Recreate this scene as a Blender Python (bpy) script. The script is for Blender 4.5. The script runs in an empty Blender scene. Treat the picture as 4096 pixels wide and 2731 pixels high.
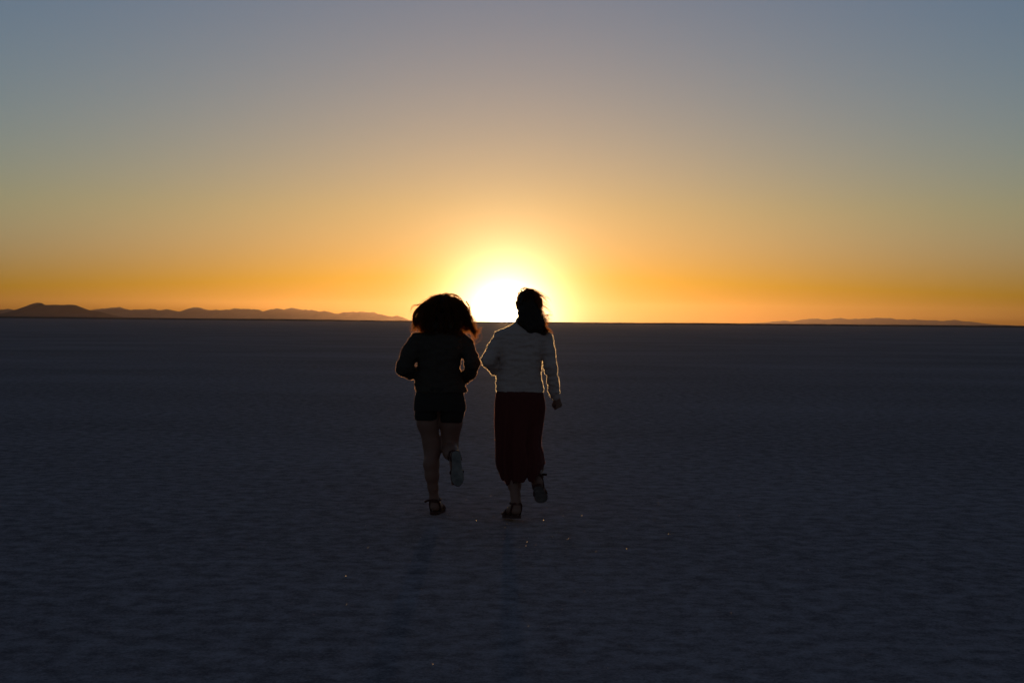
import bpy, math, random
import numpy as np
from mathutils import Vector, Matrix, noise

random.seed(7)
rng = np.random.default_rng(7)
S = bpy.context.scene
COL = S.collection
R = math.radians

# ------------------------------------------------------------------ camera
CAM_H = 1.40                      # eye height of the photographer
FOC = 5689.0                      # 50 mm lens on a 36 mm frame, in photo pixels
PITCH = math.atan(76.7 / FOC)     # looking very slightly down
ROLL = R(0.535)                   # the horizon dips to the right
cp, sp = math.cos(PITCH), math.sin(PITCH)
cr, sr = math.cos(ROLL), math.sin(ROLL)
AX, AF, AU = Vector((1, 0, 0)), Vector((0, cp, -sp)), Vector((0, sp, cp))
cd = bpy.data.cameras.new('camera')
cam = bpy.data.objects.new('camera', cd)
COL.objects.link(cam)
S.camera = cam
cd.lens = 50
cd.sensor_width = 36
cd.clip_start = 0.1
cd.clip_end = 200000
cX, cU = AX * cr + AU * sr, -AX * sr + AU * cr
M = Matrix((cX, cU, -AF)).transposed().to_4x4()
M.translation = Vector((0, 0, CAM_H))
cam.matrix_world = M
cd.dof.use_dof = True
cd.dof.focus_distance = 10.2
cd.dof.aperture_fstop = 16.0

# ------------------------------------------------------------------ sky, sun, exposure
SUN_EL = R(0.12)
AUREOLE, AUREOLE_WIDE = 74.0, 1.4
SUN_AZ = R(-0.25)                 # practically straight ahead, +Y
w = bpy.data.worlds.new('World')
S.world = w
w.use_nodes = True
nt = w.node_tree
bg = nt.nodes['Background']


def N(t, **k):
    n = nt.nodes.new(t)
    for a, v in k.items():
        setattr(n, a, v)
    return n


def L(a, b):
    nt.links.new(a, b)


def vmix(blend, fac, a, b):
    n = N('ShaderNodeMix', data_type='RGBA', blend_type=blend)
    if isinstance(fac, float):
        n.inputs[0].default_value = fac
    else:
        L(fac, n.inputs[0])
    for i, v in ((6, a), (7, b)):
        if isinstance(v, tuple):
            n.inputs[i].default_value = v
        else:
            L(v, n.inputs[i])
    return n.outputs[2]


def math_(op, a, b=None, clamp=False):
    n = N('ShaderNodeMath', operation=op, use_clamp=clamp)
    for i, v in enumerate((a, b)):
        if v is None:
            continue
        if isinstance(v, (int, float)):
            n.inputs[i].default_value = v
        else:
            L(v, n.inputs[i])
    return n.outputs[0]


sky = N('ShaderNodeTexSky', sky_type='NISHITA', sun_disc=False)
sky.sun_elevation = SUN_EL
sky.sun_rotation = SUN_AZ
sky.air_density = 1.0
sky.dust_density = 0.6
sky.ozone_density = 1.6
geo = N('ShaderNodeTexCoord')
sepz = N('ShaderNodeSeparateXYZ')
L(geo.outputs['Generated'], sepz.inputs[0])
low = N('ShaderNodeMapRange', interpolation_type='SMOOTHSTEP')   # the dusty lowest few degrees
L(sepz.outputs['Z'], low.inputs['Value'])
low.inputs['From Min'].default_value = -0.01
low.inputs['From Max'].default_value = 0.085
tcol = vmix('MIX', low.outputs['Result'], (0.45, 0.78, 3.6, 1), (0.74, 1.10, 1.55, 1))
high = N('ShaderNodeMapRange', interpolation_type='SMOOTHSTEP')
L(sepz.outputs['Z'], high.inputs['Value'])
high.inputs['From Min'].default_value = 0.25
high.inputs['From Max'].default_value = 0.60
tcol = vmix('MIX', high.outputs['Result'], tcol, (0.98, 1.08, 1.22, 1))
tint = vmix('MULTIPLY', 1.0, sky.outputs[0], tcol)
# the bright aureole of dusty air round the low sun
dp = N('ShaderNodeVectorMath', operation='DOT_PRODUCT')
L(geo.outputs['Generated'], dp.inputs[0])
dp.inputs[1].default_value = (math.sin(SUN_AZ) * math.cos(SUN_EL), math.cos(SUN_AZ) * math.cos(SUN_EL), math.sin(SUN_EL))
ang = math_('ARCCOSINE', math_('MINIMUM', dp.outputs['Value'], 1.0))
a1 = math_('MULTIPLY', math_('EXPONENT', math_('MULTIPLY', ang, -1 / R(0.95))), AUREOLE)
a2 = math_('MULTIPLY', math_('EXPONENT', math_('MULTIPLY', ang, -1 / R(4.8))), AUREOLE_WIDE)
c1 = vmix('MULTIPLY', 1.0, (1.0, 0.82, 0.48, 1), a1)
c2 = vmix('MULTIPLY', 1.0, (1.0, 0.66, 0.32, 1), a2)
L(vmix('ADD', 1.0, tint, vmix('ADD', 1.0, c1, c2)), bg.inputs[0])
bg.inputs[1].default_value = 0.15

sl = bpy.data.lights.new('sun', 'SUN')
sl.energy = 1.3
sl.angle = R(0.5)
sl.color = (1.0, 0.56, 0.22)
sun = bpy.data.objects.new('sun', sl)
COL.objects.link(sun)
sd = Vector((math.sin(SUN_AZ) * math.cos(SUN_EL), math.cos(SUN_AZ) * math.cos(SUN_EL), math.sin(SUN_EL)))
sun.rotation_euler = sd.to_track_quat('Z', 'Y').to_euler()
sun.location = (0, 40, 30)

S.view_settings.view_transform = 'Standard'
S.view_settings.look = 'None'
S.view_settings.exposure = 0.0
S.view_settings.gamma = 1.0
S.render.engine = 'CYCLES'
S.cycles.use_denoising = True
S.cycles.volume_bounces = 1
S.cycles.sample_clamp_indirect = 3.0
S.cycles.max_bounces = 8
S.cycles.transparent_max_bounces = 8


# ------------------------------------------------------------------ helpers
def at(px, py, Y):
    """point of the world at depth Y along the sight line of a photo pixel"""
    u, v = px - 2048.0, py - 1365.5
    u, v = u * cr + v * sr, -u * sr + v * cr
    d = AF + AX * (u / FOC) - AU * (v / FOC)
    return Vector((0, 0, CAM_H)) + d * (Y / d.y)


def mat(name):
    m = bpy.data.materials.new(name)
    m.use_nodes = True
    t = m.node_tree
    p = t.nodes['Principled BSDF']
    return m, t, p


def cloth(name, col, col2, scale, rough=0.95, bump=0.3, sheen=0.0, bscale=900):
    m, t, p = mat(name)
    tc = t.nodes.new('ShaderNodeTexCoord')
    nz = t.nodes.new('ShaderNodeTexNoise')
    nz.inputs['Scale'].default_value = scale
    nz.inputs['Detail'].default_value = 5
    mx = t.nodes.new('ShaderNodeMix')
    mx.data_type = 'RGBA'
    mx.inputs[6].default_value = (*col, 1)
    mx.inputs[7].default_value = (*col2, 1)
    t.links.new(tc.outputs['Object'], nz.inputs['Vector'])
    t.links.new(nz.outputs['Fac'], mx.inputs[0])
    t.links.new(mx.outputs[2], p.inputs['Base Color'])
    p.inputs['Roughness'].default_value = rough
    p.inputs['Specular IOR Level'].default_value = 0.15
    p.inputs['Sheen Weight'].default_value = sheen
    if bump:
        n2 = t.nodes.new('ShaderNodeTexNoise')
        n2.inputs['Scale'].default_value = bscale
        bp = t.nodes.new('ShaderNodeBump')
        bp.inputs['Strength'].default_value = bump
        bp.inputs['Distance'].default_value = 0.002
        t.links.new(tc.outputs['Object'], n2.inputs['Vector'])
        t.links.new(n2.outputs['Fac'], bp.inputs['Height'])
        t.links.new(bp.outputs['Normal'], p.inputs['Normal'])
    return m


def fibre(name, col, trans, fac, forward=0.0):
    """thin fibre or hair: reflects a little, lets light through"""
    m, t, p = mat(name)
    p.inputs['Base Color'].default_value = (*col, 1)
    p.inputs['Roughness'].default_value = 0.5
    tr = t.nodes.new('ShaderNodeBsdfTranslucent')
    tr.inputs['Color'].default_value = (*trans, 1)
    mx = t.nodes.new('ShaderNodeMixShader')
    mx.inputs[0].default_value = fac
    out = t.nodes['Material Output']
    t.links.new(p.outputs[0], mx.inputs[1])
    t.links.new(tr.outputs[0], mx.inputs[2])
    last = mx.outputs[0]
    if forward:
        g = t.nodes.new('ShaderNodeBsdfRefraction')
        g.inputs['Color'].default_value = (*[min(1, c * 1.3) for c in trans], 1)
        g.inputs['Roughness'].default_value = 0.85
        g.inputs['IOR'].default_value = 1.35
        m2 = t.nodes.new('ShaderNodeMixShader')
        m2.inputs[0].default_value = forward
        t.links.new(last, m2.inputs[1])
        t.links.new(g.outputs[0], m2.inputs[2])
        last = m2.outputs[0]
    t.links.new(last, out.inputs['Surface'])
    return m


def mesh_obj(name, verts, faces, mats, parent=None, smooth=True, fmat=None):
    me = bpy.data.meshes.new(name)
    if isinstance(faces, np.ndarray) and len(faces):
        k = faces.shape[1]
        verts = np.asarray(verts, dtype=np.float32)
        me.vertices.add(len(verts))
        me.vertices.foreach_set('co', verts.ravel())
        me.loops.add(faces.size)
        me.loops.foreach_set('vertex_index', faces.astype(np.int32).ravel())
        me.polygons.add(len(faces))
        me.polygons.foreach_set('loop_start', np.arange(0, faces.size, k, dtype=np.int32))
        me.polygons.foreach_set('loop_total', np.full(len(faces), k, dtype=np.int32))
    else:
        me.from_pydata([tuple(v) for v in verts], [], [tuple(f) for f in faces])
    for m in (mats if isinstance(mats, (list, tuple)) else [mats]):
        me.materials.append(m)
    if fmat is not None:
        me.polygons.foreach_set('material_index', np.asarray(fmat, dtype=np.int32))
    me.polygons.foreach_set('use_smooth', np.full(len(me.polygons), smooth))
    me.update(calc_edges=True)
    me.validate()
    o = bpy.data.objects.new(name, me)
    COL.objects.link(o)
    if parent:
        o.parent = parent
    return o


def tag(o, label=None, cat=None, kind=None, group=None):
    for k, v in (('label', label), ('category', cat), ('kind', kind), ('group', group)):
        if v:
            o[k] = v
    return o


class Field:
    """a solid grown from smoothly joined limbs; mesh() turns it into one closed surface"""

    def __init__(self, lo, hi, h):
        self.lo, self.h = np.array(lo, float), h
        self.n = np.ceil((np.array(hi, float) - self.lo) / h).astype(int) + 1
        self.F = np.full(self.n, 0.08, np.float32)

    def _box(self, lo, hi):
        a = np.clip(np.floor((np.array(lo) - self.lo) / self.h).astype(int), 0, self.n)
        b = np.clip(np.ceil((np.array(hi) - self.lo) / self.h).astype(int) + 1, 0, self.n)
        sl_ = tuple(slice(i, j) for i, j in zip(a, b))
        g = [self.lo[i] + self.h * np.arange(a[i], b[i]) for i in range(3)]
        X, Y, Z = np.meshgrid(*g, indexing='ij')
        return sl_, X.astype(np.float32), Y.astype(np.float32), Z.astype(np.float32)

    def _join(self, s, d, k):
        a = self.F[s]
        if k > 0:
            hh = np.maximum(k - np.abs(a - d), 0) / k
            self.F[s] = np.minimum(a, d) - hh * hh * k * 0.25
        else:
            self.F[s] = np.minimum(a, d)

    def cone(self, a, b, ra, rb, k=0.02):
        a, b = np.array(a, float), np.array(b, float)
        m = max(ra, rb) + 0.07
        s, X, Y, Z = self._box(np.minimum(a, b) - m, np.maximum(a, b) + m)
        ba = b - a
        L2 = max(float(ba @ ba), 1e-9)
        t = np.clip(((X - a[0]) * ba[0] + (Y - a[1]) * ba[1] + (Z - a[2]) * ba[2]) / L2, 0, 1)
        d = np.sqrt((X - a[0] - t * ba[0]) ** 2 + (Y - a[1] - t * ba[1]) ** 2 + (Z - a[2] - t * ba[2]) ** 2) - (ra + (rb - ra) * t)
        self._join(s, d, k)

    def chain(self, pts, rs, k=0.02):
        for i in range(len(pts) - 1):
            self.cone(pts[i], pts[i + 1], rs[i], rs[i + 1], k)

    def ell(self, c, r, k=0.02):
        c, r = np.array(c, float), np.array(r, float)
        s, X, Y, Z = self._box(c - r - 0.07, c + r + 0.07)
        q = np.sqrt(((X - c[0]) / r[0]) ** 2 + ((Y - c[1]) / r[1]) ** 2 + ((Z - c[2]) / r[2]) ** 2)
        g = np.sqrt(((X - c[0]) / r[0] ** 2) ** 2 + ((Y - c[1]) / r[1] ** 2) ** 2 + ((Z - c[2]) / r[2] ** 2) ** 2)
        d = q * (q - 1) / np.maximum(g, 1e-4)
        self._join(s, d, k)

    def loft(self, secs, k=0.02, power=2.3):
        """secs: rows of (z, cx, cy, rx, ry), any order"""
        secs = np.array(sorted(secs), float)
        z = secs[:, 0]
        m = secs[:, 3:5].max() + 0.08
        s, X, Y, Z = self._box((secs[:, 1].min() - m, secs[:, 2].min() - m, z[0] - 0.07),
                               (secs[:, 1].max() + m, secs[:, 2].max() + m, z[-1] + 0.07))
        Zc = np.clip(Z, z[0], z[-1])
        cx, cy, rx, ry = (np.interp(Zc, z, secs[:, i]).astype(np.float32) for i in (1, 2, 3, 4))
        q = (np.abs((X - cx) / rx) ** power + np.abs((Y - cy) / ry) ** power) ** (1 / power)
        d = (q - 1) * np.minimum(rx, ry)
        d = np.maximum(d, np.abs(Z - (z[0] + z[-1]) / 2) - (z[-1] - z[0]) / 2)
        self._join(s, d, k)

    def mesh(self, name, mats, parent, wrinkle=None, smooth_it=1):
        F, h = self.F, self.h
        ins = F < 0
        c = [F[i:F.shape[0] - 1 + i, j:F.shape[1] - 1 + j, k:F.shape[2] - 1 + k] for i in (0, 1) for j in (0, 1) for k in (0, 1)]
        cnt = sum((x < 0).astype(np.int8) for x in c)
        act = (cnt > 0) & (cnt < 8)
        idx = np.full(act.shape, -1, np.int64)
        ii = np.argwhere(act)
        idx[act] = np.arange(len(ii))
        vals = np.stack([x[act] for x in c], 1)
        off = np.array([(i, j, k) for i in (0, 1) for j in (0, 1) for k in (0, 1)], float)
        P = np.zeros((len(ii), 3))
        W = np.zeros(len(ii))
        for a in range(8):
            for b in range(a + 1, 8):
                if np.abs(off[a] - off[b]).sum() != 1:
                    continue
                va, vb = vals[:, a], vals[:, b]
                x = (va < 0) != (vb < 0)
                t = np.where(x, va / np.where(x, va - vb, 1), 0)
                P += np.where(x[:, None], off[a] + (off[b] - off[a]) * t[:, None], 0)
                W += x
        V = self.lo + h * (ii + P / W[:, None])
        quads = []
        for ax in range(3):
            o1, o2 = [(1, 2), (2, 0), (0, 1)][ax]
            A = np.moveaxis(ins, (ax, o1, o2), (0, 1, 2))
            I = np.moveaxis(idx, (ax, o1, o2), (0, 1, 2))
            x = A[:-1, 1:-1, 1:-1] != A[1:, 1:-1, 1:-1]
            e = np.argwhere(x)
            i, j, k = e[:, 0], e[:, 1] + 1, e[:, 2] + 1
            q = np.stack([I[i, j - 1, k - 1], I[i, j, k - 1], I[i, j, k], I[i, j - 1, k]], 1)
            fl = ~A[i, j, k]
            q[fl] = q[fl][:, ::-1]
            quads.append(q)
        Q = np.concatenate(quads)
        Q = Q[(Q >= 0).all(1)]
        for _ in range(smooth_it):
            acc = np.zeros_like(V)
            n = np.zeros(len(V))
            for a in range(4):
                for b in (1, 3):
                    np.add.at(acc, Q[:, a], V[Q[:, (a + b) % 4]])
                    np.add.at(n, Q[:, a], 1)
            V = V * 0.5 + 0.5 * acc / np.maximum(n, 1)[:, None]
        if wrinkle:
            nrm = vnormals(V, Q)
            V = V + nrm * np.array([wrinkle(Vector(v), Vector(m)) for v, m in zip(V, nrm)])[:, None]
        return mesh_obj(name, V, Q, mats, parent)


def vnormals(V, Q):
    f = np.cross(V[Q[:, 2]] - V[Q[:, 0]], V[Q[:, 3]] - V[Q[:, 1]])
    n = np.zeros_like(V)
    for a in range(4):
        np.add.at(n, Q[:, a], f)
    return n / np.maximum(np.linalg.norm(n, axis=1), 1e-12)[:, None]


def add_fuzz(o, m, count, lmin, lmax, width, droop=0.3):
    """fine loose fibres standing on the cloth, joined into the same mesh"""
    me = o.data
    nv, nf = len(me.vertices), len(me.polygons)
    V = np.zeros(nv * 3, np.float32)
    me.vertices.foreach_get('co', V)
    V = V.reshape(-1, 3).astype(float)
    Q = np.zeros(nf * 4, np.int32)
    me.loops.foreach_get('vertex_index', Q)
    Q = Q.reshape(-1, 4)
    fn = np.cross(V[Q[:, 2]] - V[Q[:, 0]], V[Q[:, 3]] - V[Q[:, 1]])
    ar = np.linalg.norm(fn, axis=1)
    pick = rng.choice(nf, count, p=ar / ar.sum())
    nr = fn[pick] / np.maximum(ar[pick], 1e-12)[:, None]
    b = rng.random((count, 4))
    b /= b.sum(1)[:, None]
    base = (V[Q[pick]] * b[:, :, None]).sum(1)
    d = nr + rng.normal(0, 0.45, (count, 3)) + np.array((0, 0, -droop)) * rng.random((count, 1))
    d /= np.linalg.norm(d, axis=1)[:, None]
    ln = (lmin + (lmax - lmin) * rng.random(count) ** 2)[:, None]
    side = np.cross(d, rng.normal(0, 1, (count, 3)))
    side /= np.maximum(np.linalg.norm(side, axis=1), 1e-9)[:, None]
    p0, p1, p2 = base - side * width - nr * 0.001, base + side * width - nr * 0.001, base + d * ln
    p3 = base + d * ln + side * width * 0.5
    NV = np.concatenate([V, np.stack([p0, p1, p3, p2], 1).reshape(-1, 3)])
    NQ = np.concatenate([Q, nv + np.arange(count * 4).reshape(-1, 4)])
    old = o.data
    mats_ = [x for x in old.materials] + [m]
    no = mesh_obj(o.name + '_tmp', NV, NQ, mats_, None, True,
                  np.concatenate([np.zeros(nf), np.full(count, len(mats_) - 1)]))
    o.data = no.data
    bpy.data.objects.remove(no)
    nm = old.name
    bpy.data.meshes.remove(old)
    o.data.name = nm


def tube(paths, sides=3):
    """paths: list of (points Nx3, radii N); all tubes as one vertex/quad set"""
    VV, QQ, n0 = [], [], 0
    for P, r in paths:
        P = np.asarray(P, float)
        n = len(P)
        T = np.gradient(P, axis=0)
        T /= np.maximum(np.linalg.norm(T, axis=1), 1e-9)[:, None]
        ref = np.array((0.31, 0.77, 0.55))
        A = np.cross(T, ref)
        A /= np.maximum(np.linalg.norm(A, axis=1), 1e-9)[:, None]
        B = np.cross(T, A)
        ang = np.arange(sides) * 2 * math.pi / sides
        ring = P[:, None, :] + (A[:, None, :] * np.cos(ang)[None, :, None] + B[:, None, :] * np.sin(ang)[None, :, None]) * np.asarray(r, float)[:, None, None]
        VV.append(ring.reshape(-1, 3))
        i = np.arange(n - 1)[:, None] * sides
        j = np.arange(sides)[None, :]
        j2 = (j + 1) % sides
        q = np.stack([i + j, i + j2, i + sides + j2, i + sides + j], -1).reshape(-1, 4) + n0
        QQ.append(q)
        n0 += n * sides
    return np.concatenate(VV), np.concatenate(QQ)


def spline(pts, n):
    """smooth curve through the given points"""
    P = np.asarray(pts, float)
    m = len(P)
    P = np.concatenate([[2 * P[0] - P[1]], P, [2 * P[-1] - P[-2]]])
    out = []
    for u in np.linspace(0, m - 1 - 1e-6, n):
        i = int(u)
        t = u - i
        a, b, c, d = P[i], P[i + 1], P[i + 2], P[i + 3]
        out.append(0.5 * (2 * b + (c - a) * t + (2 * a - 5 * b + 4 * c - d) * t * t + (3 * b - a - 3 * c + d) * t ** 3))
    return np.array(out)


def lock(guide, n, spread, curl, freq, rad=0.0011, seg=16, jit=0.25, tip=1.6):
    """a lock of hair: n strands following one guide, spreading and curling toward the tip"""
    G = spline(guide, seg)
    t = np.linspace(0, 1, seg)[:, None]
    out = []
    for _ in range(n):
        k = 0.75 + jit * rng.random()
        m = max(5, int(seg * k))
        o = rng.normal(0, 1, 3) * spread
        ph = rng.random(3) * 6.28
        f = freq * (0.8 + 0.4 * rng.random())
        P = G + o * (0.45 + tip * t) + curl * (0.25 + t) * np.stack([np.sin(f * t[:, 0] * 6.28 + ph[0]), np.sin(f * t[:, 0] * 6.28 + ph[1]), np.sin(f * t[:, 0] * 6.28 + ph[2])], 1)
        P = P[:m]
        r = rad * (0.7 + 0.6 * rng.random()) * (1 - 0.75 * np.linspace(0, 1, m) ** 2)
        out.append((P, r))
    return out


# ------------------------------------------------------------------ the salt flat
def make_ground():
    m, t, p = mat('salt_crust')
    tc = t.nodes.new('ShaderNodeTexCoord')

    def noise_(scale, detail, rough=0.6, stretch=None):
        n = t.nodes.new('ShaderNodeTexNoise')
        n.inputs['Scale'].default_value = scale
        n.inputs['Detail'].default_value = detail
        n.inputs['Roughness'].default_value = rough
        if stretch:
            mp = t.nodes.new('ShaderNodeMapping')
            mp.inputs['Scale'].default_value = stretch
            t.links.new(tc.outputs['Object'], mp.inputs['Vector'])
            t.links.new(mp.outputs[0], n.inputs['Vector'])
        else:
            t.links.new(tc.outputs['Object'], n.inputs['Vector'])
        return n.outputs['Fac']

    a = noise_(7.0, 10, 0.78)
    b = noise_(0.12, 5, 0.6, (0.6, 1, 1))
    c = noise_(70, 5, 0.7)
    mx = t.nodes.new('ShaderNodeMix')
    mx.data_type = 'RGBA'
    rp = t.nodes.new('ShaderNodeValToRGB')
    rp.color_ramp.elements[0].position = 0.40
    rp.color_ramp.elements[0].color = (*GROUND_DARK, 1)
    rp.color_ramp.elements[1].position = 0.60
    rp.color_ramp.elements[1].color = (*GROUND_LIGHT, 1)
    ad = t.nodes.new('ShaderNodeMath')
    ad.operation = 'MULTIPLY_ADD'
    ad.inputs[1].default_value = 0.22
    t.links.new(b, ad.inputs[0])
    sc = t.nodes.new('ShaderNodeMath')
    sc.operation = 'MULTIPLY'
    sc.inputs[1].default_value = 0.78
    t.links.new(a, sc.inputs[0])
    t.links.new(sc.outputs[0], ad.inputs[2])
    gr = t.nodes.new('ShaderNodeMath')
    gr.operation = 'MULTIPLY_ADD'
    gr.inputs[1].default_value = 0.42
    t.links.new(c, gr.inputs[0])
    sb = t.nodes.new('ShaderNodeMath')
    sb.operation = 'SUBTRACT'
    sb.inputs[1].default_value = 0.21
    t.links.new(ad.outputs[0], sb.inputs[0])
    t.links.new(sb.outputs[0], gr.inputs[2])
    t.links.new(gr.outputs[0], rp.inputs[0])
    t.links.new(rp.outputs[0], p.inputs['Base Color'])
    p.inputs['Roughness'].default_value = 0.85
    p.inputs['Specular IOR Level'].default_value = 0.01
    h = t.nodes.new('ShaderNodeMath')
    h.operation = 'MULTIPLY_ADD'
    h.inputs[1].default_value = 0.22
    t.links.new(c, h.inputs[0])
    t.links.new(a, h.inputs[2])
    bp = t.nodes.new('ShaderNodeBump')
    bp.inputs['Strength'].default_value = 0.06
    bp.inputs['Distance'].default_value = 0.005
    t.links.new(h.outputs[0], bp.inputs['Height'])
    t.links.new(bp.outputs['Normal'], p.inputs['Normal'])

    def axis(lo, hi, fine_lo, fine_hi, step, n):
        mid = np.arange(fine_lo, fine_hi + step / 2, step)
        up = fine_hi + (hi - fine_hi) * (np.geomspace(1, 20001, n)[1:] - 1) / 20000
        dn = fine_lo - (fine_lo - lo) * (np.geomspace(1, 20001, n)[1:] - 1) / 20000
        return np.concatenate([dn[::-1], mid, up])
    xs = axis(-48000, 48000, -6.5, 6.5, 0.035, 45)
    ys = axis(-1500, 47000, 4.0, 17.0, 0.04, 60)
    X, Y = np.meshgrid(xs, ys)
    Z = np.zeros_like(X)
    nx, ny = len(xs), len(ys)
    V = np.stack([X, Y, Z], -1).reshape(-1, 3)
    i = np.arange(ny - 1)[:, None] * nx
    j = np.arange(nx - 1)[None, :]
    Q = np.stack([i + j, i + j + 1, i + nx + j + 1, i + nx + j], -1).reshape(-1, 4)
    return tag(mesh_obj('ground', V, Q, m), kind='structure')


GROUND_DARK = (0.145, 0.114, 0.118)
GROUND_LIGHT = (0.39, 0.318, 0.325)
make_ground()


def make_crystals():
    m = fibre('salt_crystal', (0.6, 0.6, 0.62), (0.70, 0.62, 0.54), 0.4, 0.5)
    V, Fc = [], []
    for _ in range(300):
        if random.random() < 0.6:             # most of the glints lie round the runners' feet
            x, y = random.gauss(0.08, 0.55), random.gauss(9.9, 1.3)
        else:
            y = 5.0 + 6 * random.random()
            x = random.gauss(0.0, 0.14) * y
        s = random.uniform(0.0008, 0.0020) * random.choice((0.6, 0.8, 1, 1.3))
        rot = Matrix.Rotation(random.gauss(0, 0.7), 3, 'Z') @ Matrix.Rotation(random.gauss(0.9, 0.4), 3, 'X')
        k = len(V)
        for q in ((-1, -.8, 0), (.8, -1, .1), (1, .7, 0), (-.1, 1.1, -.1), (-.9, .8, 0)):
            V.append(Vector((x, y, s * 0.6)) + rot @ Vector(q) * s * random.uniform(.8, 1.1))
        Fc.append((k, k + 1, k + 2, k + 3, k + 4))
    o = mesh_obj('salt_crystals', V, Fc, m, smooth=False)
    return tag(o, 'small loose salt crystals glinting on the dark salt flat', 'salt', 'stuff')


make_crystals()


# ------------------------------------------------------------------ far land
def ridge(name, pts, dist, depth, m, base_drop=0.0):
    """a chain of hills whose crest rises as given, with real slopes before and behind"""
    C = np.array([at(px, py, dist) for px, py in pts])
    n = 900
    xs = np.linspace(C[0, 0], C[-1, 0], n)
    H = np.interp(xs, C[:, 0], C[:, 2])
    H = np.array([h + max(h, 0) * 0.05 * noise.noise((x * 0.004, 3.1, dist)) + max(h, 0) * 0.06 * noise.noise((x * 0.011, 9.1, dist)) + max(h, 0) * 0.09 * noise.noise((x * 0.005, 2.1, dist)) for x, h in zip(xs, H)])
    ts = np.linspace(-1, 1, 25)
    V = []
    for t in ts:
        for x, h in zip(xs, H):
            rg = 0.30 * noise.noise((x * 0.0016, t * 1.5, dist)) + 0.22 * abs(noise.noise((x * 0.004, t * 3, dist)))
            f = max(0.0, 1 - abs(t) ** 1.15)
            f2 = f * (1 - abs(t) * (0.35 + rg)) if abs(t) > 1e-6 else 1.0
            V.append((x, dist + t * depth, max(h, 0) * max(0, min(1, f2)) - 1.0 * (abs(t) > .99)))
    i = np.arange(len(ts) - 1)[:, None] * n
    j = np.arange(n - 1)[None, :]
    Q = np.stack([i + j, i + j + 1, i + n + j + 1, i + n + j], -1).reshape(-1, 4)
    return tag(mesh_obj(name, np.array(V), Q, m), kind='structure')


rock = cloth('rock_slope', (0.06, 0.045, 0.036), (0.11, 0.08, 0.065), 0.002, bump=0)


def z6(l):
    return [(u * 0.7228, 1150 + v * 0.7228) for u, v in l]


def z7(l):
    return [(2300 + u * 0.7636, 1200 + v * 0.7636) for u, v in l]


ridge('mountain_range', z6([(-260, 150), (-150, 128), (-60, 121), (0, 125), (45, 118), (80, 126), (140, 128), (300, 124), (420, 128), (510, 125), (530, 118), (570, 115), (630, 112), (660, 108), (690, 120), (730, 124), (760, 121), (790, 122), (830, 117), (880, 124), (920, 120), (960, 128), (995, 134), (1030, 122), (1060, 111), (1100, 110), (1130, 120), (1160, 124), (1220, 125), (1270, 122), (1310, 115), (1360, 118), (1420, 123), (1470, 128), (1520, 117), (1570, 120), (1620, 112), (1650, 117), (1700, 124), (1750, 127), (1800, 131), (1830, 138), (1870, 146), (1900, 136), (1940, 137), (1980, 131), (2030, 137), (2070, 138), (2100, 147), (2140, 155), (2170, 160), (2200, 156), (2230, 165), (2265, 182), (2300, 187)]), 36000, 3500, rock)
ridge('mountain_range', z7([(860, 126), (890, 124), (940, 120), (1000, 117), (1060, 110), (1100, 108), (1140, 114), (1200, 100), (1270, 97), (1310, 102), (1395, 95), (1450, 100), (1520, 97), (1590, 92), (1640, 95), (1660, 94), (1690, 103), (1760, 101), (1830, 105), (1890, 107), (1930, 110), (1990, 105), (2020, 111), (2060, 112), (2120, 120), (2200, 129), (2280, 132), (2352, 139), (2400, 146), (2500, 160)]), 42000, 3500, rock)
ridge('mesa', z6([(-200, 160), (-120, 152), (0, 143), (60, 135), (110, 125), (140, 108), (165, 100), (180, 87), (205, 82), (230, 84), (250, 93), (330, 96), (420, 99), (445, 108), (490, 125), (540, 130), (580, 143), (610, 155), (660, 163), (720, 168)]), 12500, 1000, rock)


def make_shore():
    m = cloth('dark_mud', (0.022, 0.018, 0.016), (0.035, 0.03, 0.026), 0.05, bump=0)
    n = 900
    xs = np.linspace(-5200, 5200, n)
    V = []
    ts = (-1, -0.5, 0, 0.5, 1)
    for t in ts:
        for x in xs:
            h = 4.0 + 1.2 * noise.noise((x * 0.004, 1.7, 0)) + 0.45 * noise.noise((x * 0.03, 5.7, 0))
            h *= 0.45 + 0.55 * min(1, abs(x + 60) / 500)
            V.append((x, 3100 + t * 90 + 60 * noise.noise((x * 0.002, 0, 4)), max(0.3, h) * (1 - t * t) - 0.05))
    i = np.arange(len(ts) - 1)[:, None] * n
    j = np.arange(n - 1)[None, :]
    Q = np.stack([i + j, i + j + 1, i + n + j + 1, i + n + j], -1).reshape(-1, 4)
    return tag(mesh_obj('shore', np.array(V), Q, m), kind='structure')


make_shore()

# ------------------------------------------------------------------ materials of the two runners
SKIN = cloth('skin', (0.27, 0.122, 0.080), (0.33, 0.155, 0.105), 14, rough=0.55, bump=0.1)
JACKET = cloth('jacket_cloth', (0.055, 0.038, 0.027), (0.082, 0.056, 0.04), 40, bump=0.4)
SHORTS = cloth('shorts_cloth', (0.034, 0.025, 0.019), (0.05, 0.036, 0.027), 40)
SWEATER = cloth('sweater_knit', (0.52, 0.345, 0.285), (0.62, 0.42, 0.345), 30, bump=0.6, bscale=260)
SKIRT = cloth('skirt_cloth', (0.105, 0.02, 0.015), (0.15, 0.03, 0.022), 30)
LEATHER = cloth('sandal_leather', (0.085, 0.026, 0.018), (0.12, 0.04, 0.027), 60, rough=0.6)
SOLE = cloth('dusty_sole', (0.03, 0.027, 0.026), (0.50, 0.40, 0.335), 22, rough=0.9)
HAIR_CORE = cloth('hair_mass', (0.026, 0.014, 0.009), (0.045, 0.024, 0.015), 30, rough=0.7)
HAIR = fibre('hair_strand', (0.07, 0.034, 0.02), (0.92, 0.50, 0.22), 0.5, 0.6)
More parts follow.
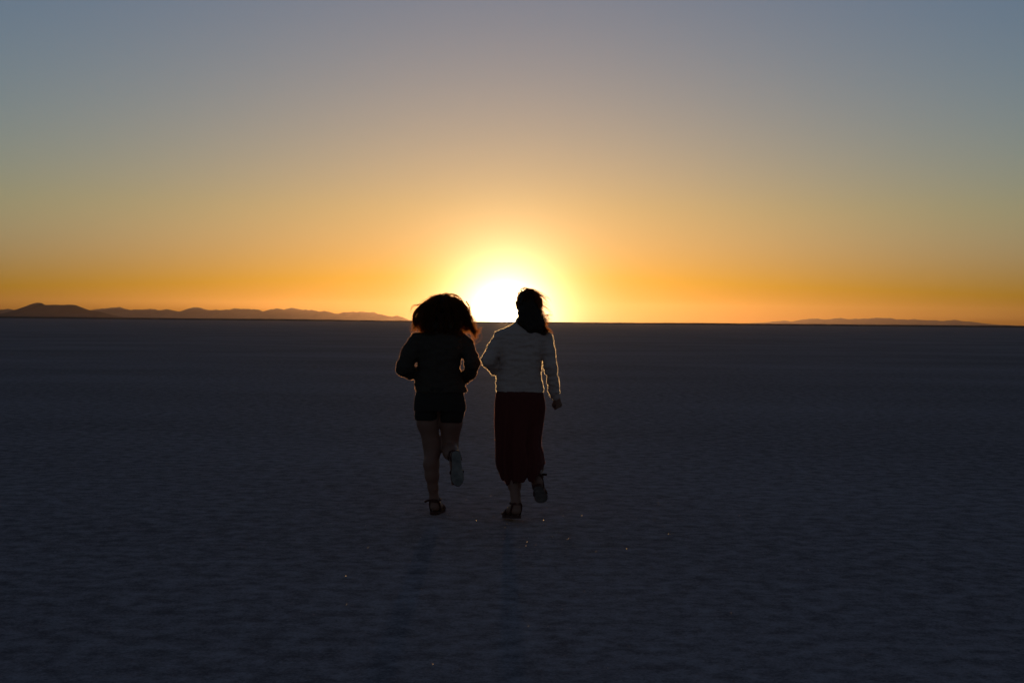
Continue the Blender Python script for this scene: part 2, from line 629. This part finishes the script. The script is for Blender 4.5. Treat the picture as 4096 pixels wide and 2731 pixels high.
WOOL_FUZZ = fibre('wool_fuzz', (0.6, 0.57, 0.54), (0.85, 0.75, 0.65), 0.5, 0.6)
DARK_FUZZ = fibre('dark_fuzz', (0.03, 0.028, 0.026), (0.65, 0.42, 0.28), 0.4, 0.5)
RED_FUZZ = fibre('red_fuzz', (0.10, 0.02, 0.016), (0.55, 0.26, 0.16), 0.4, 0.4)


def runner_frame(px, py):
    """ground point under a photo pixel, and a function giving points relative to it"""
    u, v = px - 2048.0, py - 1365.5
    u, v = u * cr + v * sr, -u * sr + v * cr
    d = AF + AX * (u / FOC) - AU * (v / FOC)
    root = Vector((0, 0, CAM_H)) + d * (CAM_H / -d.z)
    return root, (lambda x, y, dep=0.0: np.array(at(x, y, root.y + dep) - root))


class Foot:
    def __init__(self, heel, fwd, up):
        self.o = np.array(heel, float)
        f = Vector(fwd).normalized()
        u = Vector(up)
        u = (u - f * u.dot(f)).normalized()
        self.f, self.u, self.s = np.array(f), np.array(u), np.array(f.cross(u))

    def p(self, a, b, c):
        return self.o + self.f * a + self.s * b + self.u * c

    def grow(self, F, ankle):
        F.cone(self.p(.025, 0, .032), self.p(.10, 0, .045), .028, .032, .02)
        F.cone(self.p(.045, 0, .05), ankle, .032, .033, .03)
        F.cone(self.p(.08, -.008, .05), self.p(.165, -.018, .024), .030, .022, .02)
        F.cone(self.p(.06, .01, .035), self.p(.155, .022, .022), .026, .020, .02)
        for k, (bb, ln, r) in enumerate(((-.032, .225, .0125), (-.012, .222, .010), (.005, .215, .0095), (.020, .205, .009), (.034, .192, .0085))):
            F.cone(self.p(.16, bb * .8, .020), self.p(ln, bb, .014), r * 1.1, r, .006)

    def sandal(self, parent, tail=0):
        t = 'sandal'
        root = bpy.data.objects.new(t, None)
        COL.objects.link(root)
        root.parent = parent
        # sole: a foot-shaped slab
        ring = []
        half = [(-.012, .0), (-.008, .020), (.01, .032), (.05, .034), (.10, .034), (.15, .043), (.19, .044), (.22, .034), (.24, .014), (.245, 0)]
        for a, b in spline([(a, b, 0) for a, b in half], 30)[:, :2]:
            ring.append((a, b))
        for a, b in spline([(a, -b * (1.0 if a < .1 else 1.06), 0) for a, b in reversed(half)], 30)[1:-1, :2]:
            ring.append((a, b))
        n = len(ring)
        V, Fc = [], []
        for c, k in ((-.018, .96), (-.014, 1.0), (0.0, 1.0), (.004, .95)):
            for a, b in ring:
                V.append(self.p(.115 + (a - .115) * k, b * k, c))
        for l in range(3):
            Fc += [(l * n + i, l * n + (i + 1) % n, (l + 1) * n + (i + 1) % n, (l + 1) * n + i) for i in range(n)]
        Fc += [tuple(reversed(range(n))), tuple(range(3 * n, 4 * n))]
        mesh_obj('sole', V, Fc, [LEATHER, SOLE], root, False, [0] * (3 * n) + [1, 0])

        def strap(pts, r, closed=False):
            P = spline(pts + ([pts[0]] if closed else []), 28)
            V_, Q_ = tube([(P, np.full(len(P), r))], 8)
            mesh_obj('strap', V_, Q_, LEATHER, root)
        q = self.p
        an = [q(.045 + .040 * math.cos(x), .038 * math.sin(x), .085 + .006 * math.cos(x)) for x in np.linspace(0, 2 * math.pi, 10)[:-1]]
        strap(an, .0085, True)
        strap([q(.15, -.044, -.002), q(.145, -.040, .030), q(.135, -.018, .050), q(.135, .008, .048), q(.14, .035, .030), q(.145, .044, -.002)], .009)
        strap([q(.06, -.036, -.002), q(.03, -.037, .045), q(.012, -.030, .08), q(.004, 0, .088), q(.012, .030, .08), q(.03, .037, .045), q(.06, .036, -.002)], .007)
        strap([q(.19, -.042, 0), q(.185, -.03, .028), q(.185, 0, .032), q(.185, .03, .026), q(.19, .042, 0)], .007)
        if tail:
            strap([q(.02, tail * .036, .082), q(.012, tail * .052, .080), q(.004, tail * .070, .070)], .008)
        return root


def fist(F, wrist, direc, palm_n, thumb_side, scale=1.0):
    """palm, four curled fingers of unequal length and a thumb closing over them"""
    d = Vector(direc).normalized()
    n = Vector(palm_n)
    n = (n - d * n.dot(d)).normalized()
    s = d.cross(n) * thumb_side
    W = Vector(wrist)
    k = scale

    def q(a, b, c):
        return np.array(W + d * a * k + s * b * k + n * c * k)
    F.cone(q(0, .0, 0), q(.03, .0, 0), .024 * k, .026 * k, .015)
    F.cone(q(.03, .014, 0), q(.078, .024, 0), .018 * k, .014 * k, .012)
    F.cone(q(.03, -.014, 0), q(.074, -.024, 0), .018 * k, .013 * k, .012)
    F.cone(q(.035, 0, 0), q(.080, 0, 0), .018 * k, .014 * k, .012)
    for b, ln in ((.030, .95), (.010, 1.05), (-.010, 1.0), (-.029, .8)):
        F.chain([q(.080, b, 0), q(.098, b, .030 * ln), q(.070, b * .95, .046 * ln), q(.056, b * .9, .026)],
                [.0098 * k, .0092 * k, .0085 * k, .0078 * k], .003)
    F.chain([q(.022, .024, .008), q(.050, .042, .026), q(.072, .030, .046), q(.076, .008, .056)], [.014 * k, .0115 * k, .010 * k, .0085 * k], .005)


def head(F, c, fwd=(0, 1, 0)):
    """skull, jaw, nose, lips, brows, eyes and ears; the face looks away from the camera"""
    c = np.array(c, float)
    F.ell(c + (0, -.005, .015), (.075, .093, .095), .02)
    F.ell(c + (0, .025, -.045), (.058, .068, .070), .03)
    F.cone(c + (0, .070, -.085), c + (0, .078, -.080), .020, .020, .03)
    F.cone(c + (0, .090, .005), c + (0, .108, -.030), .009, .013, .012)
    F.cone(c + (-.012, .095, -.034), c + (.012, .095, -.034), .009, .009, .008)
    F.cone(c + (-.018, .086, -.060), c + (.018, .086, -.060), .008, .008, .006)
    F.cone(c + (-.016, .084, -.070), c + (.016, .084, -.070), .009, .009, .006)
    for sgn in (-1, 1):
        F.cone(c + (sgn * .016, .086, .022), c + (sgn * .048, .074, .020), .009, .008, .012)
        F.ell(c + (sgn * .031, .079, .002), (.013, .011, .010), .004)
        F.cone(c + (sgn * .074, -.002, .018), c + (sgn * .072, .004, -.022), .012, .009, .008)


def person(root_loc, label, group=None):
    r = bpy.data.objects.new('person', None)
    COL.objects.link(r)
    r.location = root_loc
    tag(r, label, 'person', None, group)
    return r


def folds(amp, freq, seed, stretch=(1, 1, 1)):
    def f(v, nrm):
        q = (v.x * freq * stretch[0], v.y * freq * stretch[1], v.z * freq * stretch[2] + seed)
        a = noise.noise(q)
        b = noise.noise((q[0] * 2.3 + 5, q[1] * 2.3, q[2] * 2.3))
        c = noise.noise((v.x * 90, v.y * 90, v.z * 90 + seed))
        return amp * ((0.5 - abs(a)) * 1.1 + 0.5 * b + 0.18 * c - 0.25)
    return f


def sections(P, rows, ry, cy):
    """rows of (photo y, left x, right x) -> loft sections; ry, cy: depth half-width and lean"""
    out = []
    n = len(rows)
    for i, (y, xl, xr) in enumerate(rows):
        t = i / max(1, n - 1)
        a, b = P(xl, y, np.interp(t, (0, 1), cy)), P(xr, y, np.interp(t, (0, 1), cy))
        out.append(((a[2] + b[2]) / 2, (a[0] + b[0]) / 2, np.interp(t, (0, 1), cy), (b[0] - a[0]) / 2, np.interp(t, (0, .5, 1), ry)))
    return out


def hair_object(parent, paths, extra=None):
    V, Q = tube(paths, 3)
    fm = np.zeros(len(Q))
    return V, Q


def merge_hair(core, V, Q):
    me = core.data
    nv, nf = len(me.vertices), len(me.polygons)
    A = np.zeros(nv * 3, np.float32)
    me.vertices.foreach_get('co', A)
    B = np.zeros(nf * 4, np.int32)
    me.loops.foreach_get('vertex_index', B)
    NV = np.concatenate([A.reshape(-1, 3), V])
    NQ = np.concatenate([B.reshape(-1, 4), Q + nv])
    no = mesh_obj('hair_tmp', NV, NQ, [HAIR_CORE, HAIR], None, True, np.concatenate([np.zeros(nf), np.ones(len(Q))]))
    core.data = no.data
    bpy.data.objects.remove(no)
    bpy.data.meshes.remove(me)
    core.data.name = 'hair'


# ------------------------------------------------------------------ runner with bushy hair, dark jacket and shorts
def runner_jacket():
    root_loc, P = runner_frame(1738, 2056)
    r = person(root_loc, 'running person with bushy curly hair, dark jacket, black shorts and sandals')
    B = Field((-.34, -.55, -.03), (.38, .42, 1.62), .0055)
    hc = P(1772, 1247, .13)
    head(B, hc)
    neck = P(1770, 1325, .08)
    B.cone(hc + (0, -.02, -.05), neck, .048, .052, .03)
    # torso
    B.loft(sections(P, [(1335, 1700, 1840), (1365, 1682, 1858), (1420, 1684, 1842), (1480, 1690, 1832), (1540, 1680, 1842), (1590, 1672, 1852), (1625, 1680, 1846)], (.07, .09, .095), (.06, .0)), .04)
    hipL, hipR = P(1714, 1605, 0), P(1803, 1605, 0)
    B.ell(P(1726, 1612, -.02), (.075, .08, .085), .04)
    B.ell(P(1794, 1612, -.02), (.075, .08, .085), .04)
    # arms inside the sleeves, forearms reaching forward
    eL, wL = P(1618, 1472, -.05), P(1672, 1494, .17)
    eR, wR = P(1886, 1456, -.06), P(1856, 1512, .17)
    B.chain([P(1674, 1366, .05), eL, wL], [.048, .036, .026], .03)
    B.chain([P(1862, 1378, .05), eR, wR], [.048, .036, .026], .03)
    fist(B, wL, (.45, .85, .15), (.8, -.3, .3), 1)
    fist(B, wR, (-.35, .9, .1), (-.8, -.3, .3), -1)
    # standing leg
    aL = P(1737, 2004, 0.0)
    B.chain([hipL, P(1710, 1690, 0.0), P(1726, 1772, .02), P(1729, 1806, .02), P(1725, 1856, -.015), P(1728, 1902, -.02), P(1732, 1950, -.01), P(1736, 1985, 0), aL],
            [.085, .074, .060, .055, .0535, .047, .034, .0275, .028], .03)
    # bent leg: thigh down, shin straight back, sole to the camera
    kR, aR = P(1799, 1788, .06), P(1821, 1822, -.30)
    B.chain([hipR, P(1805, 1690, .02), kR], [.085, .077, .058], .03)
    B.chain([kR, P(1803, 1808, -.06), P(1810, 1815, -.16), aR], [.056, .053, .048, .028], .03)
    fL = Foot(P(1735, 2058, -.05) * (1, 1, 0) + (0, 0, .022), (.18, .98, 0), (0, 0, 1))
    fL.grow(B, aL)
    fR = Foot(P(1822, 1806, -.375), (.075, .06, -1), (-.22, 1, .06))
    fR.grow(B, aR)
    B.mesh('body', SKIN, r)
    fL.sandal(r, tail=-1)
    fR.sandal(r)
    # jacket
    J = Field((-.36, -.25, .78), (.40, .42, 1.45), .006)
    J.loft(sections(P, [(1318, 1712, 1836), (1332, 1686, 1858), (1352, 1668, 1876), (1385, 1664, 1868), (1440, 1672, 1843), (1490, 1666, 1843), (1535, 1660, 1858), (1558, 1659, 1866), (1566, 1664, 1862)], (.085, .125, .125), (.065, .0)), .03)
    J.cone(P(1772, 1330, .08), P(1772, 1310, .09), .075, .068, .03)
    J.chain([P(1672, 1365, .05), P(1640, 1415, 0), P(1617, 1470, -.05), P(1640, 1490, .03), P(1676, 1494, .15)], [.064, .063, .054, .050, .042], .02)
    J.chain([P(1862, 1382, .05), P(1880, 1418, 0), P(1890, 1456, -.06), P(1878, 1492, .04), P(1853, 1515, .15)], [.058, .050, .050, .046, .040], .02)
    jk = J.mesh('jacket', JACKET, r, wrinkle=folds(.014, 9, 1.3, (1, 1, 1.6)))
    add_fuzz(jk, DARK_FUZZ, 30000, .002, .007, .0004)
    # shorts
    H = Field((-.30, -.25, .60), (.30, .25, 1.0), .006)
    H.loft(sections(P, [(1545, 1672, 1850), (1600, 1657, 1860), (1640, 1656, 1859)], (.115, .125, .125), (.0, -.01)), .02)
    H.loft(sections(P, [(1615, 1664, 1752), (1660, 1657, 1752), (1678, 1660, 1750)], (.10, .10, .095), (-.01, -.0)), .02)
    H.loft(sections(P, [(1615, 1762, 1856), (1660, 1761, 1857), (1687, 1760, 1850)], (.10, .10, .095), (-.01, .02)), .02)
    sh = H.mesh('shorts', SHORTS, r, wrinkle=folds(.008, 10, 4.1, (1, 1, .5)))
    add_fuzz(sh, DARK_FUZZ, 8000, .0015, .004, .0003)
    # hair
    C = Field((-.25, -.15, 1.2), (.33, .45, 1.75), .006)
    C.ell(P(1773, 1240, .11), (.120, .123, .108), .04)
    C.ell(P(1728, 1262, .09), (.058, .085, .066), .04)
    C.ell(P(1822, 1265, .09), (.060, .085, .068), .04)
    C.ell(P(1772, 1303, .02), (.140, .07, .055), .04)
    hair = C.mesh('hair', HAIR_CORE, r, wrinkle=folds(.012, 16, 2.2))
    paths = []
    cc = P(1772, 1245, .11)
    for _ in range(330):                      # loose curls all over the mass
        th = random.uniform(0, 2 * math.pi)
        u = random.uniform(-.15, 1)
        d = np.array((math.cos(th) * math.sqrt(1 - u * u), math.sin(th) * math.sqrt(1 - u * u), u))
        a = cc + d * (.12, .12, .112)
        b = a + d * .03 * random.uniform(.2, 1) + np.array((d[0] * .035, d[1] * .02, -.02))
        e = b + np.array((d[0] * .035 + random.gauss(0, .012), d[1] * .02, -.07 - .04 * random.random()))
        f = e + np.array((random.gauss(0, .02), random.gauss(0, .02), -.03))
        paths += lock([a, b, e, f], 16, .0045, .005, random.uniform(1.2, 2.5), .0010, 14)
    L3 = lambda *pts: [P(*p) for p in pts]
    for k in range(26):                       # fullness down to the shoulders
        x0 = random.choice((random.uniform(1832, 1862), random.uniform(1690, 1712)))
        sg = 1 if x0 > 1772 else -.4
        g = L3((x0, 1262, .03), (x0 + sg * (8 + random.gauss(0, 4)), 1290, .01), (x0 + sg * (12 + random.gauss(0, 5)), 1318, .0), (x0 + sg * (12 + random.gauss(0, 6)), 1338, .0))
        paths += lock(g, 16, .0045, .005, 2, .0011, 16)
    for _ in range(60):                       # single flyaway strands
        th = random.uniform(0, 2 * math.pi)
        u = random.uniform(-.4, .75)
        d = np.array((math.cos(th) * math.sqrt(1 - u * u), math.sin(th) * math.sqrt(1 - u * u) * .9, u))
        a = cc + d * (.150, .13, .118)
        up = random.uniform(.006, .026)
        b = a + d * up + np.array((random.gauss(0, .015), 0, random.gauss(0, .01)))
        e = b + np.array((d[0] * .035 + random.gauss(0, .012), random.gauss(0, .02), random.gauss(-.045, .015)))
        f = e + np.array((d[0] * .01 + random.gauss(0, .02), random.gauss(0, .02), -.035))
        paths += lock([a - d * .03, a, b, e, f], 3, .0022, .005, random.uniform(1.2, 2.2), .0010, 22)
    # big loop of curls blown out on the one side
    for g in (L3((1712, 1205, .08), (1685, 1222, .06), (1660, 1250, .04), (1655, 1280, .04), (1660, 1300, .05), (1674, 1306, .06)),
              L3((1715, 1215, .06), (1690, 1228, .04), (1666, 1248, .03), (1655, 1270, .03), (1656, 1292, .04), (1668, 1308, .06)),
              L3((1720, 1230, .05), (1698, 1245, .03), (1680, 1265, .03), (1674, 1290, .03), (1680, 1306, .04)),
              L3((1716, 1225, .06), (1688, 1246, .04), (1676, 1270, .03), (1672, 1300, .04))):
        paths += lock(g, 55, .0045, .004, 1.6, .0011, 20, tip=1.0)
    for g in (L3((1735, 1196, .08), (1716, 1202, .06), (1700, 1206, .05), (1692, 1212, .05)),
              L3((1738, 1192, .08), (1712, 1198, .06), (1694, 1201, .05)),
              L3((1700, 1212, .06), (1672, 1220, .05), (1652, 1224, .05), (1643, 1240, .05), (1642, 1252, .05)),
              L3((1785, 1178, .1), (1815, 1177, .08), (1838, 1190, .07), (1852, 1206, .06), (1860, 1216, .06)),
              L3((1800, 1180, .1), (1828, 1184, .08), (1846, 1200, .07), (1856, 1214, .06)),
              L3((1760, 1180, .1), (1785, 1173, .1), (1805, 1178, .1))):
        paths += lock(g, 11, .0030, .003, 1.3, .0009, 18)
    # the other side: ringlets against the light and a puff of loose curls above the shoulder
    for k in range(26):
        x0, y0 = random.uniform(1845, 1866), random.uniform(1205, 1270)
        g = L3((x0, y0, .07), (x0 + 14, y0 + 22, .05), (x0 + 12 + random.gauss(0, 6), y0 + 48, .04), (x0 + 8 + random.gauss(0, 9), y0 + 72, .03))
        paths += lock(g, 12, .0040, .007, 2.2, .0010, 18)
    for k in range(20):
        g = L3((1868 + random.gauss(0, 6), 1272 + random.gauss(0, 10), .03), (1882 + random.gauss(0, 5), 1303, .01), (1893 + random.gauss(0, 8), 1328 + random.gauss(0, 7), .0),
               (1906 + random.gauss(0, 11), 1330 + random.gauss(0, 15), -.01), (1905 + random.gauss(0, 12), 1345 + random.gauss(0, 13), .0))
        paths += lock(g, 7, .0035, .009, 2.6, .0011, 24)
    for k in range(22):                       # hair lying on the upper back
        x0 = random.uniform(1700, 1850)
        g = L3((x0, 1285, -.02), (x0 + random.gauss(0, 8), 1312, -.04), (x0 + random.gauss(0, 12), 1332, -.045), (x0 + random.gauss(0, 14), 1348, -.045))
        paths += lock(g, 14, .005, .005, 2, .0010, 14)
    V, Q = tube(paths, 3)
    merge_hair(hair, V, Q)
    return r


# ------------------------------------------------------------------ runner in pale sweater and long dark red skirt
def runner_sweater():
    root_loc, P = runner_frame(2030, 2074)
    r = person(root_loc, 'running person in a pale knitted sweater, long dark red skirt and sandals')
    B = Field((-.30, -.55, -.03), (.50, .42, 1.66), .0055)
    hc = P(2110, 1222, .12)
    head(B, hc)
    B.cone(hc + (0, -.02, -.05), P(2094, 1310, .07), .046, .054, .03)
    B.loft(sections(P, [(1322, 2020, 2166), (1350, 2004, 2184), (1400, 2004, 2162), (1470, 2010, 2152), (1530, 2000, 2160), (1590, 1992, 2168), (1625, 1998, 2164)], (.07, .09, .095), (.05, .0)), .04)
    hipL, hipR = P(2040, 1610, 0), P(2125, 1610, 0)
    B.ell(P(2050, 1615, -.02), (.075, .08, .085), .04)
    B.ell(P(2114, 1615, -.02), (.075, .08, .085), .04)
    wL = P(2012, 1490, .17)
    B.chain([P(2010, 1350, .04), P(1956, 1440, -.05), wL], [.046, .034, .025], .03)
    fist(B, wL, (.5, .85, .2), (.8, -.3, .3), 1)
    wR = P(2226, 1592, .03)
    B.chain([P(2180, 1356, .04), P(2202, 1470, -.03), P(2216, 1560, .02), wR], [.046, .034, .025, .0235], .03)
    fist(B, wR, (.30, .25, -.9), (-.55, .8, 0), -1, .80)
    aL = P(2064, 2012, -.175)
    B.chain([hipL, P(2046, 1710, .03), P(2052, 1806, .05), P(2054, 1850, .02), P(2057, 1900, -.07), P(2058, 1940, -.11), P(2062, 1980, -.15), aL],
            [.085, .072, .056, .052, .051, .042, .030, .0275], .03)
    kR, aR = P(2130, 1795, .12), P(2149, 1925, -.20)
    B.chain([hipR, P(2126, 1700, .06), kR], [.085, .074, .056], .03)
    B.chain([kR, P(2140, 1832, .03), P(2147, 1870, -.06), P(2148, 1902, -.15), aR], [.055, .051, .045, .033, .028], .03)
    fL = Foot(P(2070, 2046, -.22), (-.33, .93, -.13), (0, .2, 1))
    fL.o[2] = .052
    fL.grow(B, aL)
    fR = Foot(P(2150, 1938, -.255), (.16, .80, -.56), (-.10, .56, .80))
    fR.grow(B, aR)
    B.mesh('body', SKIN, r)
    fL.sandal(r)
    fR.sandal(r, tail=1)
    # sweater
    J = Field((-.30, -.28, .80), (.50, .42, 1.48), .0055)
    J.loft(sections(P, [(1300, 2052, 2142), (1312, 2016, 2170), (1326, 1998, 2188), (1350, 1988, 2196), (1395, 1990, 2178), (1434, 1993, 2167), (1480, 1990, 2163), (1515, 1986, 2168), (1545, 1984, 2171), (1560, 1985, 2173), (1566, 1988, 2171)], (.08, .125, .125), (.055, .0)), .03)
    J.cone(P(2094, 1312, .065), P(2097, 1292, .075), .070, .060, .03)
    J.chain([P(2008, 1350, .04), P(1978, 1398, 0), P(1953, 1440, -.05), P(1978, 1470, .03), P(2008, 1488, .14)], [.056, .051, .047, .044, .038], .02)
    J.chain([P(2182, 1358, .04), P(2194, 1410, 0), P(2202, 1470, -.03), P(2214, 1530, .0), P(2216, 1562, .015), P(2222, 1586, .025)], [.056, .045, .043, .036, .036, .028], .02)
    sw = J.mesh('sweater', SWEATER, r, wrinkle=folds(.012, 10, 7.7, (1, 1, 2.2)))
    add_fuzz(sw, WOOL_FUZZ, 42000, .003, .009, .0004)
    cf = Field((.1, -.2, .8), (.5, .25, 1.1), .005)
    cf.cone(P(2215, 1560, .014), P(2222, 1584, .024), .0395, .034, 0)
    cu = cf.mesh('cuff', SWEATER, sw, wrinkle=folds(.004, 30, 3))
    # skirt: an open hanging tube with folds, pushed back by the lifted leg
    rows = [(1550, 1998, 2161), (1575, 1984, 2174), (1600, 1980, 2178), (1630, 1978, 2181), (1665, 1977, 2177), (1700, 1977, 2172), (1745, 1980, 2164), (1775, 1981, 2162), (1800, 1981, 2171), (1845, 1982, 2178), (1870, 1987, 2176), (1905, 1996, 2165), (1935, 2008, 2150)]
    secs = []
    for i, (y, xl, xr) in enumerate(rows):
        t = i / (len(rows) - 1)
        cy = .0 + .02 * t
        a, b = P(xl, y, cy), P(xr, y, cy)
        secs.append(((a[2] + b[2]) / 2, (a[0] + b[0]) / 2, cy, (b[0] - a[0]) / 2, (.108 if i == 0 else .125 + .07 * t)))
    secs = np.array(sorted(secs))
    nth, nz = 220, 90
    ztop = secs[-1, 0]
    hem_pts = [(-1.0, 1868), (-.97, 1890), (-.86, 1921), (-.74, 1925), (-.62, 1932), (-.45, 1924), (-.1, 1918), (.10, 1915), (.28, 1896), (.52, 1907), (.70, 1885), (.84, 1868), (1.0, 1850)]
    V = []
    for k in range(nz):
        for i in range(nth):
            th = 2 * math.pi * i / nth
            ca, sa = math.cos(th), math.sin(th)
            back = sa < 0
            hy = np.interp(ca, [h[0] for h in hem_pts], [h[1] for h in hem_pts]) if back else np.interp(ca, [-1, 1], [1868, 1850]) + 45 * sa
            zh = P(2080, hy, 0)[2] + .005 * math.sin(th * 17) + .022 * noise.noise((ca * 5, sa * 5, 2.2))
            t = (k / (nz - 1))
            z = ztop + (zh - ztop) * t
            cx, cy, rx, ry = (np.interp(z, secs[:, 0], secs[:, q]) for q in (1, 2, 3, 4))
            rip = (.004 + .014 * t) * (.6 * math.sin(9 * th + 1.3 + 2 * t) + .5 * math.sin(15 * th + 4 * t) + 1.2 * noise.noise((ca * 3, sa * 3, z * 3)))
            rip *= 1 - .55 * abs(ca) ** 4
            x = cx + (rx + rip * .5) * math.copysign(abs(ca) ** .9, ca)
            bulge = -.16 * math.exp(-((x - P(2146, 1870, 0)[0]) / .075) ** 2) * min(1, max(0, (t - .45) / .4)) if back else 0
            y = cy + (ry + rip) * math.copysign(abs(sa) ** .9, sa) + bulge
            V.append((x, y, z))
    V = np.array(V)
    i = np.arange(nz - 1)[:, None] * nth
    j = np.arange(nth)[None, :]
    j2 = (j + 1) % nth
    Q = np.stack([i + j, i + nth + j, i + nth + j2, i + j2], -1).reshape(-1, 4)
    nrm = vnormals(V, Q)
    inner = V - nrm * .003
    n = len(V)
    e = (nz - 1) * nth + np.arange(nth)
    e2 = (nz - 1) * nth + (np.arange(nth) + 1) % nth
    rim = np.stack([e, e + n, e2 + n, e2], -1)
    s1, s2 = np.arange(nth), (np.arange(nth) + 1) % nth
    rim2 = np.stack([s1, s2, s2 + n, s1 + n], -1)
    sk = mesh_obj('skirt', np.concatenate([V, inner]), np.concatenate([Q, Q[:, ::-1] + n, rim, rim2]), SKIRT, r)
    add_fuzz(sk, RED_FUZZ, 24000, .0015, .0045, .0003)
    # hair: close to the head, blown over the shoulder on one side
    C = Field((-.12, -.15, 1.2), (.42, .40, 1.75), .0055)
    C.ell(P(2111, 1212, .11), (.073, .098, .095), .03)
    C.ell(P(2120, 1240, .06), (.070, .07, .09), .03)
    C.chain([P(2125, 1240, .03), P(2138, 1275, .01), P(2152, 1305, -.02), P(2172, 1328, -.02)], [.055, .052, .045, .026], .03)
    C.chain([P(2100, 1250, .03), P(2100, 1290, .0), P(2120, 1318, -.04)], [.05, .045, .03], .03)
    hair = C.mesh('hair', HAIR_CORE, r, wrinkle=folds(.008, 18, 5.2))
    paths = []
    L3 = lambda *pts: [P(*p) for p in pts]
    cc = P(2110, 1215, .11)
    for _ in range(120):
        th = random.uniform(0, 2 * math.pi)
        u = random.uniform(0, 1)
        d = np.array((math.cos(th) * math.sqrt(1 - u * u), math.sin(th) * math.sqrt(1 - u * u), u))
        a = cc + d * (.080, .102, .098)
        e = a * .35 + .65 * P(2140 + random.gauss(0, 14), 1262 + random.gauss(0, 12), .02) + d * .02
        f = P(2150 + random.gauss(0, 16), 1300 + random.gauss(0, 14), -.01 + random.gauss(0, .015))
        paths += lock([a, a + d * .012 + np.array((.015, 0, -.01)), e, f], 14, .004, .003, 1.4, .0010, 16)
    for _ in range(90):                       # loose strands lifting off the head and blown aside
        th = random.uniform(-.7, math.pi + .3)
        a = cc + np.array((math.cos(th) * .078, random.uniform(-.05, .06), math.sin(th) * .095))
        d = np.array((math.cos(th), 0, math.sin(th)))
        b = a + d * random.uniform(.004, .016) + np.array((.014, 0, .0))
        e = b + np.array((.045 + random.gauss(0, .012), random.gauss(0, .02), -.03 + random.gauss(0, .014)))
        f = e + np.array((.03 + random.gauss(0, .015), random.gauss(0, .02), -.03 + random.gauss(0, .02)))
        paths += lock([a - d * .02, a, b, e, f], 3, .0018, .004, 1.5, .0010, 20)
    for g in (L3((2090, 1165, .1), (2082, 1158, .1), (2092, 1152, .1), (2104, 1153, .1)),
              L3((2100, 1162, .1), (2094, 1154, .1), (2108, 1151, .1), (2122, 1160, .1)),
              L3((2078, 1180, .1), (2074, 1172, .1), (2084, 1163, .1))):
        paths += lock(g, 12, .003, .002, 1.2, .0009, 14)
    for k in range(24):
        x0, y0 = random.uniform(2138, 2156), random.uniform(1195, 1262)
        g = L3((x0, y0, .06), (x0 + 8, y0 + 22, .04), (x0 + 17 + random.gauss(0, 6), y0 + 42, .02), (x0 + 18 + random.gauss(0, 9), y0 + 62, .01))
        paths += lock(g, 12, .0038, .005, 1.8, .0010, 16)
    for k in range(30):
        x0, y0 = random.uniform(2148, 2166), random.uniform(1262, 1300)
        g = L3((x0, y0, .02), (x0 + 10, y0 + 6 + random.gauss(0, 4), .01), (x0 + 24 + random.gauss(0, 6), y0 + random.gauss(2, 8), .0), (x0 + 36 + random.gauss(0, 9), y0 + random.gauss(8, 12), .0))
        paths += lock(g, 6, .003, .006, 1.6, .0010, 16)
    for k in range(14):
        x0 = random.uniform(2120, 2168)
        g = L3((x0, 1290, -.03), (x0 + 12, 1308, -.05), (x0 + 24 + random.gauss(0, 6), 1324, -.05), (x0 + 34 + random.gauss(0, 8), 1338 + random.gauss(0, 6), -.04))
        paths += lock(g, 14, .004, .004, 1.6, .0010, 16)
    V, Q = tube(paths, 3)
    merge_hair(hair, V, Q)
    return r


runner_jacket()
runner_sweater()


# ------------------------------------------------------------------ evening haze over the flat
def make_haze():
    m = bpy.data.materials.new('haze')
    m.use_nodes = True
    t = m.node_tree
    t.nodes.remove(t.nodes['Principled BSDF'])
    v = t.nodes.new('ShaderNodeVolumePrincipled')
    v.inputs['Color'].default_value = (1.0, 0.72, 0.56, 1)
    v.inputs['Density'].default_value = HAZE_DENSITY
    v.inputs['Anisotropy'].default_value = HAZE_G
    t.links.new(v.outputs[0], t.nodes['Material Output'].inputs['Volume'])
    x, y0, y1, z0, z1 = 49000, -1800, 48000, -2.0, 620
    V = [(sx * x, y, z) for z in (z0, z1) for sx, y in ((-1, y0), (1, y0), (1, y1), (-1, y1))]
    Fc = [(0, 3, 2, 1), (4, 5, 6, 7), (0, 1, 5, 4), (1, 2, 6, 5), (2, 3, 7, 6), (3, 0, 4, 7)]
    return tag(mesh_obj('haze', V, Fc, m, smooth=False), kind='stuff')


HAZE_DENSITY = 0.62e-5
HAZE_G = 0.8
make_haze()
